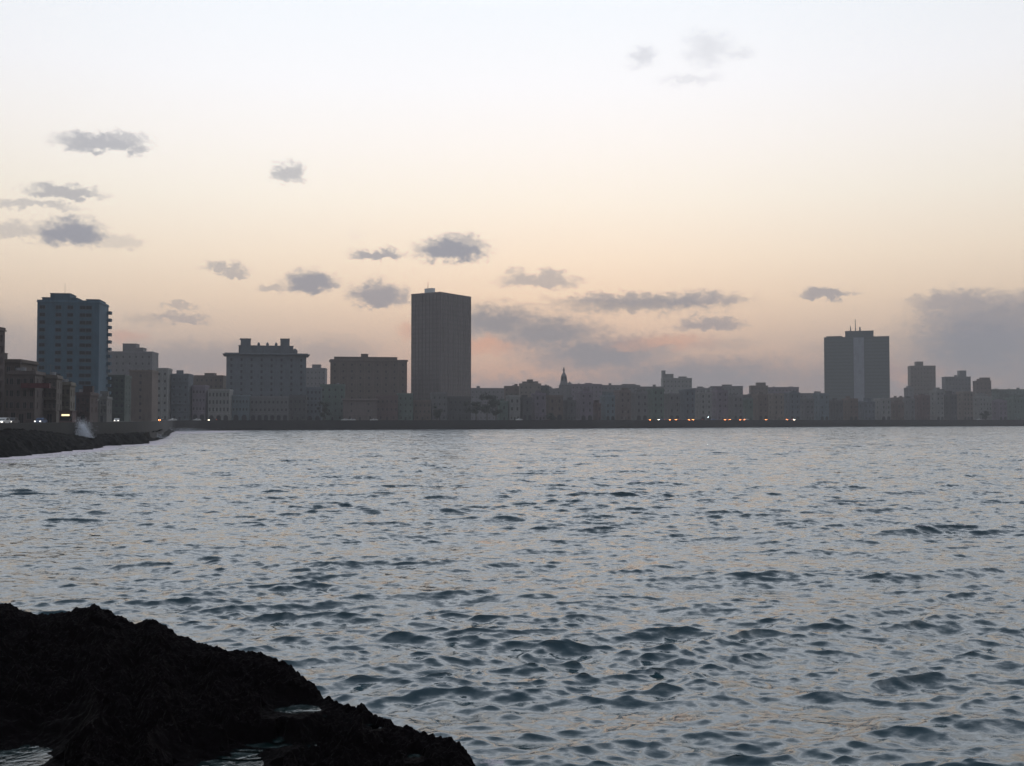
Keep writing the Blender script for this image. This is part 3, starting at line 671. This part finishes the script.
# --- front row round the bay
fr = [
 ('narrow pale green house right of the dark shore trees', 497, 508, 402, 'green'), ('pale green arched house on the bay road under the brown dome', 506, 520, 396, 'pale'),
 ('dark narrow house on the bay road under the domed building', 519, 532, 398, 'dark'), ('mauve house with arcade on the bay road left of the spire', 531, 546, 394, 'mauve'),
 ('brown four storey house on the bay road left of the spire', 545, 563, 396, 'brown'), ('low dark house on the bay road right below the spire', 562, 576, 401, 'dark'),
 ('mauve four storey house on the bay road right of the spire', 575, 593, 392, 'mauve'), ('low dark red house left of the pale blue house', 592, 601, 404, 'red'),
 ('pale blue house with two window columns on the bay road', 600, 615, 396, 'blue'), ('reddish house right of the pale blue house', 614, 631, 391, 'pink'),
 ('grey house with arcade between reddish and green houses', 630, 648, 393, 'grey'), ('green house on the bay road behind the first orange car lights', 647, 664, 389, 'green'),
 ('plain grey house on the bay road below the stair tower', 663, 680, 394, 'grey'), ('dark green house on the bay road below the stepped block', 679, 695, 390, 'slate'),
 ('pale house on the bay road by the white street lamp', 694, 712, 393, 'pale'), ('mauve house on the bay road right of the white street lamp', 711, 728, 391, 'mauve'),
 ('grey house on the bay road behind the middle pair of car lights', 727, 743, 396, 'grey'), ('low green house in the dip of the skyline', 742, 753, 399, 'green'),
 ('dark brown house on the bay road below the square top tower', 752, 768, 395, 'brown'), ('warm grey house below the long flat topped block', 767, 784, 394, 'warm'),
 ('slate house at the right end of the row of car lights', 783, 800, 393, 'slate'), ('low grey house left of the glazed tower foot', 799, 814, 399, 'grey'),
 ('pale blue grey house at the left foot of the glazed tower', 813, 829, 394, 'blue'), ('low dark house under the left wing of the glazed tower', 828, 843, 401, 'dark'),
 ('low brown house under the centre of the glazed tower', 842, 858, 399, 'brown'), ('low slate house under the right wing of the glazed tower', 857, 875, 402, 'slate'),
 ('pale low house at the right foot of the glazed tower', 874, 891, 399, 'pale'), ('low dark brown house right of the glazed tower', 890, 904, 403, 'brown'),
 ('grey house below the low wing of the square brown block', 903, 915, 399, 'grey'), ('reddish house below the square brown tower block', 914, 930, 396, 'red'),
 ('pale house between the square brown block and the wide grey block', 929, 944, 391, 'pale'), ('dark house under the left of the wide grey block', 943, 957, 395, 'dark'),
 ('warm grey house under the right of the wide grey block', 956, 973, 392, 'warm'), ('light grey house with pale terrace below the two step block', 972, 992, 397, 'pale'),
 ('mauve low house left of the shore trees at the right edge', 991, 1007, 401, 'mauve'), ('green low house under the right edge trees', 1006, 1026, 398, 'green'),
 ('grey low house cut by the right edge of the photo', 1025, 1046, 397, 'grey'), ('brown low house beyond the right edge', 1045, 1070, 399, 'brown'),
]
rf = random.Random(3)
for i, (lab, a, b, y, c) in enumerate(fr):
    q = rf.random(); q2 = a+(b-a)*rf.uniform(.05, .5); tr = ((q2, q2+(b-a)*rf.uniform(.25, .45), y-rf.uniform(1.8, 4.2)),) if q < .6 else ()
    bld(lab, a, b, y, shoreY((a+b)/2)+34, 20 if a > 560 else 14, 9, c, arcade=i % 2 == 0, bal=1 if i % 3 == 0 else 0, name='waterfront_house', cat='house',
        tanks=rf.choice((0, 1, 2, 2)), side=1, tiers=tr, wh=2.3, ww=1.4, skip=.08, group='houses in the front row along the bay road')

# ------------------------------------------------------------------ trees
LEAF = simple('dark_foliage', (.022, .032, .02), .8); BARK = simple('bark', (.06, .05, .04), .9)
def tree(label, px, top, Y, wpx, seed, group=None):
    g = np.random.default_rng(seed); X = (px-512)/F*Y; H = zat(px, top, Y)-GZ; Rx = wpx/2/F*Y
    o = empty('broadleaf_tree', (X, Y, GZ)); tag(o, label, 'tree', group)
    m = MB().cone((0, 0, 0), .38, .24, H*.4, 8)
    for k in range(5):
        a = g.uniform(0, 6.28); x0, y0 = 0, 0
        for q in range(4): m.cone((x0+math.cos(a)*.5*q, y0+math.sin(a)*.5*q, H*.36+q*H*.09), .16-.03*q, .12-.03*q, H*.1, 6)
    m.build('trunk', BARK, o)
    cen = [(g.normal(0, .45)*Rx, g.normal(0, .4)*Rx, H*(.28+.6*g.random()), Rx*g.uniform(.32, .6)) for _ in range(11)]
    V = []; Fc = []
    for cx, cy, cz, cr in cen:
        for _ in range(240):
            d = g.normal(size=3); d /= np.linalg.norm(d); r = cr*g.uniform(.55, 1.05); p = np.array((cx, cy, cz))+d*r*np.array((1, 1, .7))
            p[2] = min(p[2], H)
            u = g.normal(size=3); u /= np.linalg.norm(u); v = np.cross(u, d); v /= np.linalg.norm(v)+1e-6; s = g.uniform(.18, .42)
            k = len(V); V += [tuple(p-u*s), tuple(p+v*s*.6), tuple(p+u*s), tuple(p-v*s*.6)]; Fc.append((k, k+1, k+2, k+3))
    me = bpy.data.meshes.new('crown'); me.from_pydata(V, [], Fc); me.materials.append(LEAF); link('crown', me, o)
tg = 'trees along the bay road'
for i, (px, top, Yo, w_, lab) in enumerate([
    (476,395,26,17,'dark bushy tree nearest the foot of the dark tower'), (487,392,30,18,'tallest dark tree right of the dark tower'), (496,398,27,14,'dark tree beside the narrow pale green house'),
    (324,400,10,12,'dark tree standing before the house left of the pink wall'), (437,404,24,10,'small tree in front of the dark tower base'),
    (999,385.5,150,20,'tall tree on the skyline right of the two step block'), (1014,387,160,22,'wide tree on the skyline at the right edge'), (1032,386,165,22,'tree on the skyline cut by the right edge'),
    (550,413,23,9,'small round tree on the bay road left of the spire'), (985,411,24,9,'small tree on the bay road below the two step block')]):
    tree(lab, px, top, shoreY(px)+Yo, w_, 40+i, tg)

# ------------------------------------------------------------------ street lamps and cars
def lamp(label, px, Y, h, lit, col=(1, .95, .85)):
    o = empty('street_lamp', ((px-512)/F*Y, Y, GZ)); tag(o, label, 'street lamp', 'street lamps by the seawall road')
    MB().cone((0, 0, 0), .16, .10, h, 8).box(-.04, .04, -1.6, 0, h-.12, h).build('pole', METAL, o)
    MB().box(-.16, .16, -2.1, -1.4, h-.1, h+.08).build('lamp_head', METAL, o)
    m = simple('lamp_lit', (.8, .8, .8), .5, emit=(.85, .95, 1), es=90) if lit else simple('lamp_unlit', (.3, .3, .3), .3)
    MB().box(-.15, .15, -2.05, -1.45, h-.22, h-.1).build('lamp_glass', m, o)
lamp('lit white street lamp glowing on the bay road among orange lights', 708, shoreY(708)+8, 3.0, True)
for px, Y in ((100, 300), (130, 420), (215, 606), (290, 622), (372, 640), (452, 668), (540, 708), (625, 745), (780, 850), (860, 895), (940, 935), (1000, 970)):
    lamp('unlit grey street lamp post on the bay road near %s' % {100:'the left rock ledge',130:'the blank brown wall',215:'the pale arched house',290:'the cornice hotel foot',372:'the pink walled building',
         452:'the dark tower foot',540:'the brown domed building',625:'the reddish house',780:'the last car lights',860:'the glazed tower',940:'the wide grey block',1000:'the right edge trees'}[px], px, Y, 6.5, False)

paints = [simple('paint_'+n, c, .35) for n, c in (('dark', (.03,.03,.035)), ('blue', (.04,.07,.14)), ('white', (.45,.45,.44)), ('red', (.18,.03,.025)), ('green', (.05,.10,.07)))]
TYRE = simple('tyre_rubber', (.02,.02,.02), .9)
HL = simple('headlight_white', (.8,.8,.8), .3, emit=(1,.82,.62), es=28); HO = simple('headlight_orange', (.8,.7,.5), .3, emit=(1,.27,.08), es=30)
HD = simple('headlight_dim', (.8,.8,.8), .3, emit=(1,.93,.8), es=4)
TL = simple('taillight_red', (.3,.02,.02), .3, emit=(1,.08,.04), es=25); HOFF = simple('headlight_off', (.4,.4,.4), .3)
def car(label, px, Yoff, lit, paint, Yabs=None, flip=False):
    Y = Yabs if Yabs else shoreY(px)+Yoff; X = (px-512)/F*Y
    i = int(np.argmin(np.hypot(SH[:, 0]-X, SH[:, 1]-Y))); t = tang[i]
    yaw = math.atan2(-t[1], -t[0]) if not flip else math.atan2(t[1], t[0])     # heads back along the shore, towards the camera
    o = empty('parked_car' if lit == 0 else 'car', (X, Y, GZ+.006), yaw-math.pi/2)
    tag(o, label, 'car', 'cars on the bay road')
    # length along local y, front at +y
    prof = [(-2.1,.35),(-2.15,.75),(-2.0,.92),(-1.5,.97),(-1.1,1.38),(-.6,1.46),(.2,1.44),(.75,1.0),(1.7,.88),(2.1,.72),(2.15,.35)]
    MB().prism(prof, -.8, .8).build('body', paint, o)
    MB().prism([(-1.0,1.0),(-.9,1.32),(-.55,1.38),(.12,1.36),(.55,1.0)], -.812, .812).box(-.6, .6, .5, .66, 1.03, 1.2).build('window', GLASS, o)
    wm_ = FR.get('wheel')
    if not wm_:
        n = 12; v = [(s*.1, .31*math.cos(a), .31*math.sin(a)) for s in (-1, 1) for a in [2*math.pi*k/n for k in range(n)]]
        wm_ = bpy.data.meshes.new('wheel'); wm_.from_pydata(v, [], [tuple(range(n))[::-1], tuple(range(n, 2*n))]+[(k, (k+1) % n, n+(k+1) % n, n+k) for k in range(n)])
        wm_.materials.append(TYRE); FR['wheel'] = wm_
    for x in (-.74, .74):
        for y in (-1.35, 1.35): link('wheel', wm_, o, (x, y, .31))
        m = {0: HOFF, 1: HL, 2: HO}[lit] if not (lit == 1 and Y < 400) else HD
        hm = MB().box(-.13, .13, 0, .08, -.09, .09).mesh('headlight', m); link('headlight', hm, o, (x*.78, 2.12, .66))
        tm_ = MB().box(-.15, .15, -.06, 0, -.07, .07).mesh('taillight', TL if lit else simple('taillight_off', (.2,.02,.02), .3)); link('taillight', tm_, o, (x*.8, -2.1, .8))
cars = [(3,2,'white lit car at the left edge on the seawall road',1,2,212),(12,0,'dark car with white headlights below the red balcony house',1,0,222),(41,0,'dark blue car with dim lights below the beige house',1,1,252),
 (117,0,'car with one pale light beside the blue tower foot',1,2,372),(163,0,'first of two lit cars behind the surf below the narrow pilaster building',2,0,572),(173,0,'white lit car right of the pair behind the surf',0,2,577),
 (213,0,'car with bright white headlights below the pale arched house',1,0,600),(197,0,'unlit white van sized car below the mauve house',0,2,598),
 (652,12,'leftmost car with orange lights on the bay road',2,0,None),(661,12,'second orange lit car from the left on the bay road',1,1,None),(672,12,'third orange lit car, brightest of its cluster',2,0,None),(678,10,'fourth orange lit car close behind the brightest one',2,3,None),
 (691,12,'orange lit car starting the cluster left of the white lamp',2,0,None),(695,10,'middle orange lit car left of the white lamp',2,4,None),(699,12,'orange lit car nearest the white lamp on its left',2,0,None),
 (727,12,'orange lit car, left of the close pair right of the white lamp',2,3,None),(732,10,'orange lit car, right of the close pair right of the white lamp',2,0,None),(742,12,'orange lit car below the dip in the skyline',2,0,None),
 (746,10,'orange lit car just right of the dip in the skyline',2,2,None),(768,12,'orange lit car below the square top tower',2,0,None),(789,12,'dim orange lit car near the right end of the lights',2,1,None),(796,10,'rightmost orange lit car on the bay road',1,0,None),
 (713,12,'unlit dark blue car right of the white lamp',0,1,None),(345,10,'unlit white car parked before the pink walled building',0,2,None),(352,12,'unlit pale car right behind the parked white car',0,2,None),(374,10,'unlit white car left of the dark reddish building',0,2,None),
 (519,6,'unlit white car on the bay road below the domed building',0,2,None),(979,12,'unlit white car below the two step block',0,2,None)]
for px, Yo, lab, lit, pi_, Ya in cars: car(lab, px, Yo, lit, paints[pi_], Ya)
# lit shop window below the beige house
o = empty('shop_front', ((66-512)/F*268, 268, GZ)); tag(o, 'small lit shop kiosk with yellow strip light below the narrow beige house', 'kiosk')
MB().box(-1.6, 1.6, 0, 2.4, 0, 3.1).box(-1.8, 1.8, -.6, 2.5, 3.1, 3.25).build('wall', plaster('plaster_red', PAL['red']), o)
MB().box(-1.0, .9, -.12, -.003, 1.95, 2.35).build('strip_light', simple('strip_yellow', (.8,.7,.4), .4, emit=(1,.85,.5), es=1.5), o)
MB().box(-1.4, 1.4, -.05, -.003, .8, 1.8).build('counter_window', GLASS, o)

# ------------------------------------------------------------------ haze
hz_ = MB().box(-3050, 3050, -3050, 3050, -4, 240).mesh('haze', bpy.data.materials.new('haze'))
hm = hz_.materials[0]; hm.use_nodes = True; T = NT(hm.node_tree); T.n.clear()
pv = T.n.new('ShaderNodeVolumePrincipled'); pv.inputs['Color'].default_value = (.9, .88, .9, 1); pv.inputs['Density'].default_value = .00022
T.l.new(pv.outputs[0], T.n.new('ShaderNodeOutputMaterial').inputs['Volume'])
ho = link('haze', hz_); ho['kind'] = 'stuff'; ho['label'] = 'thin evening haze over the bay'
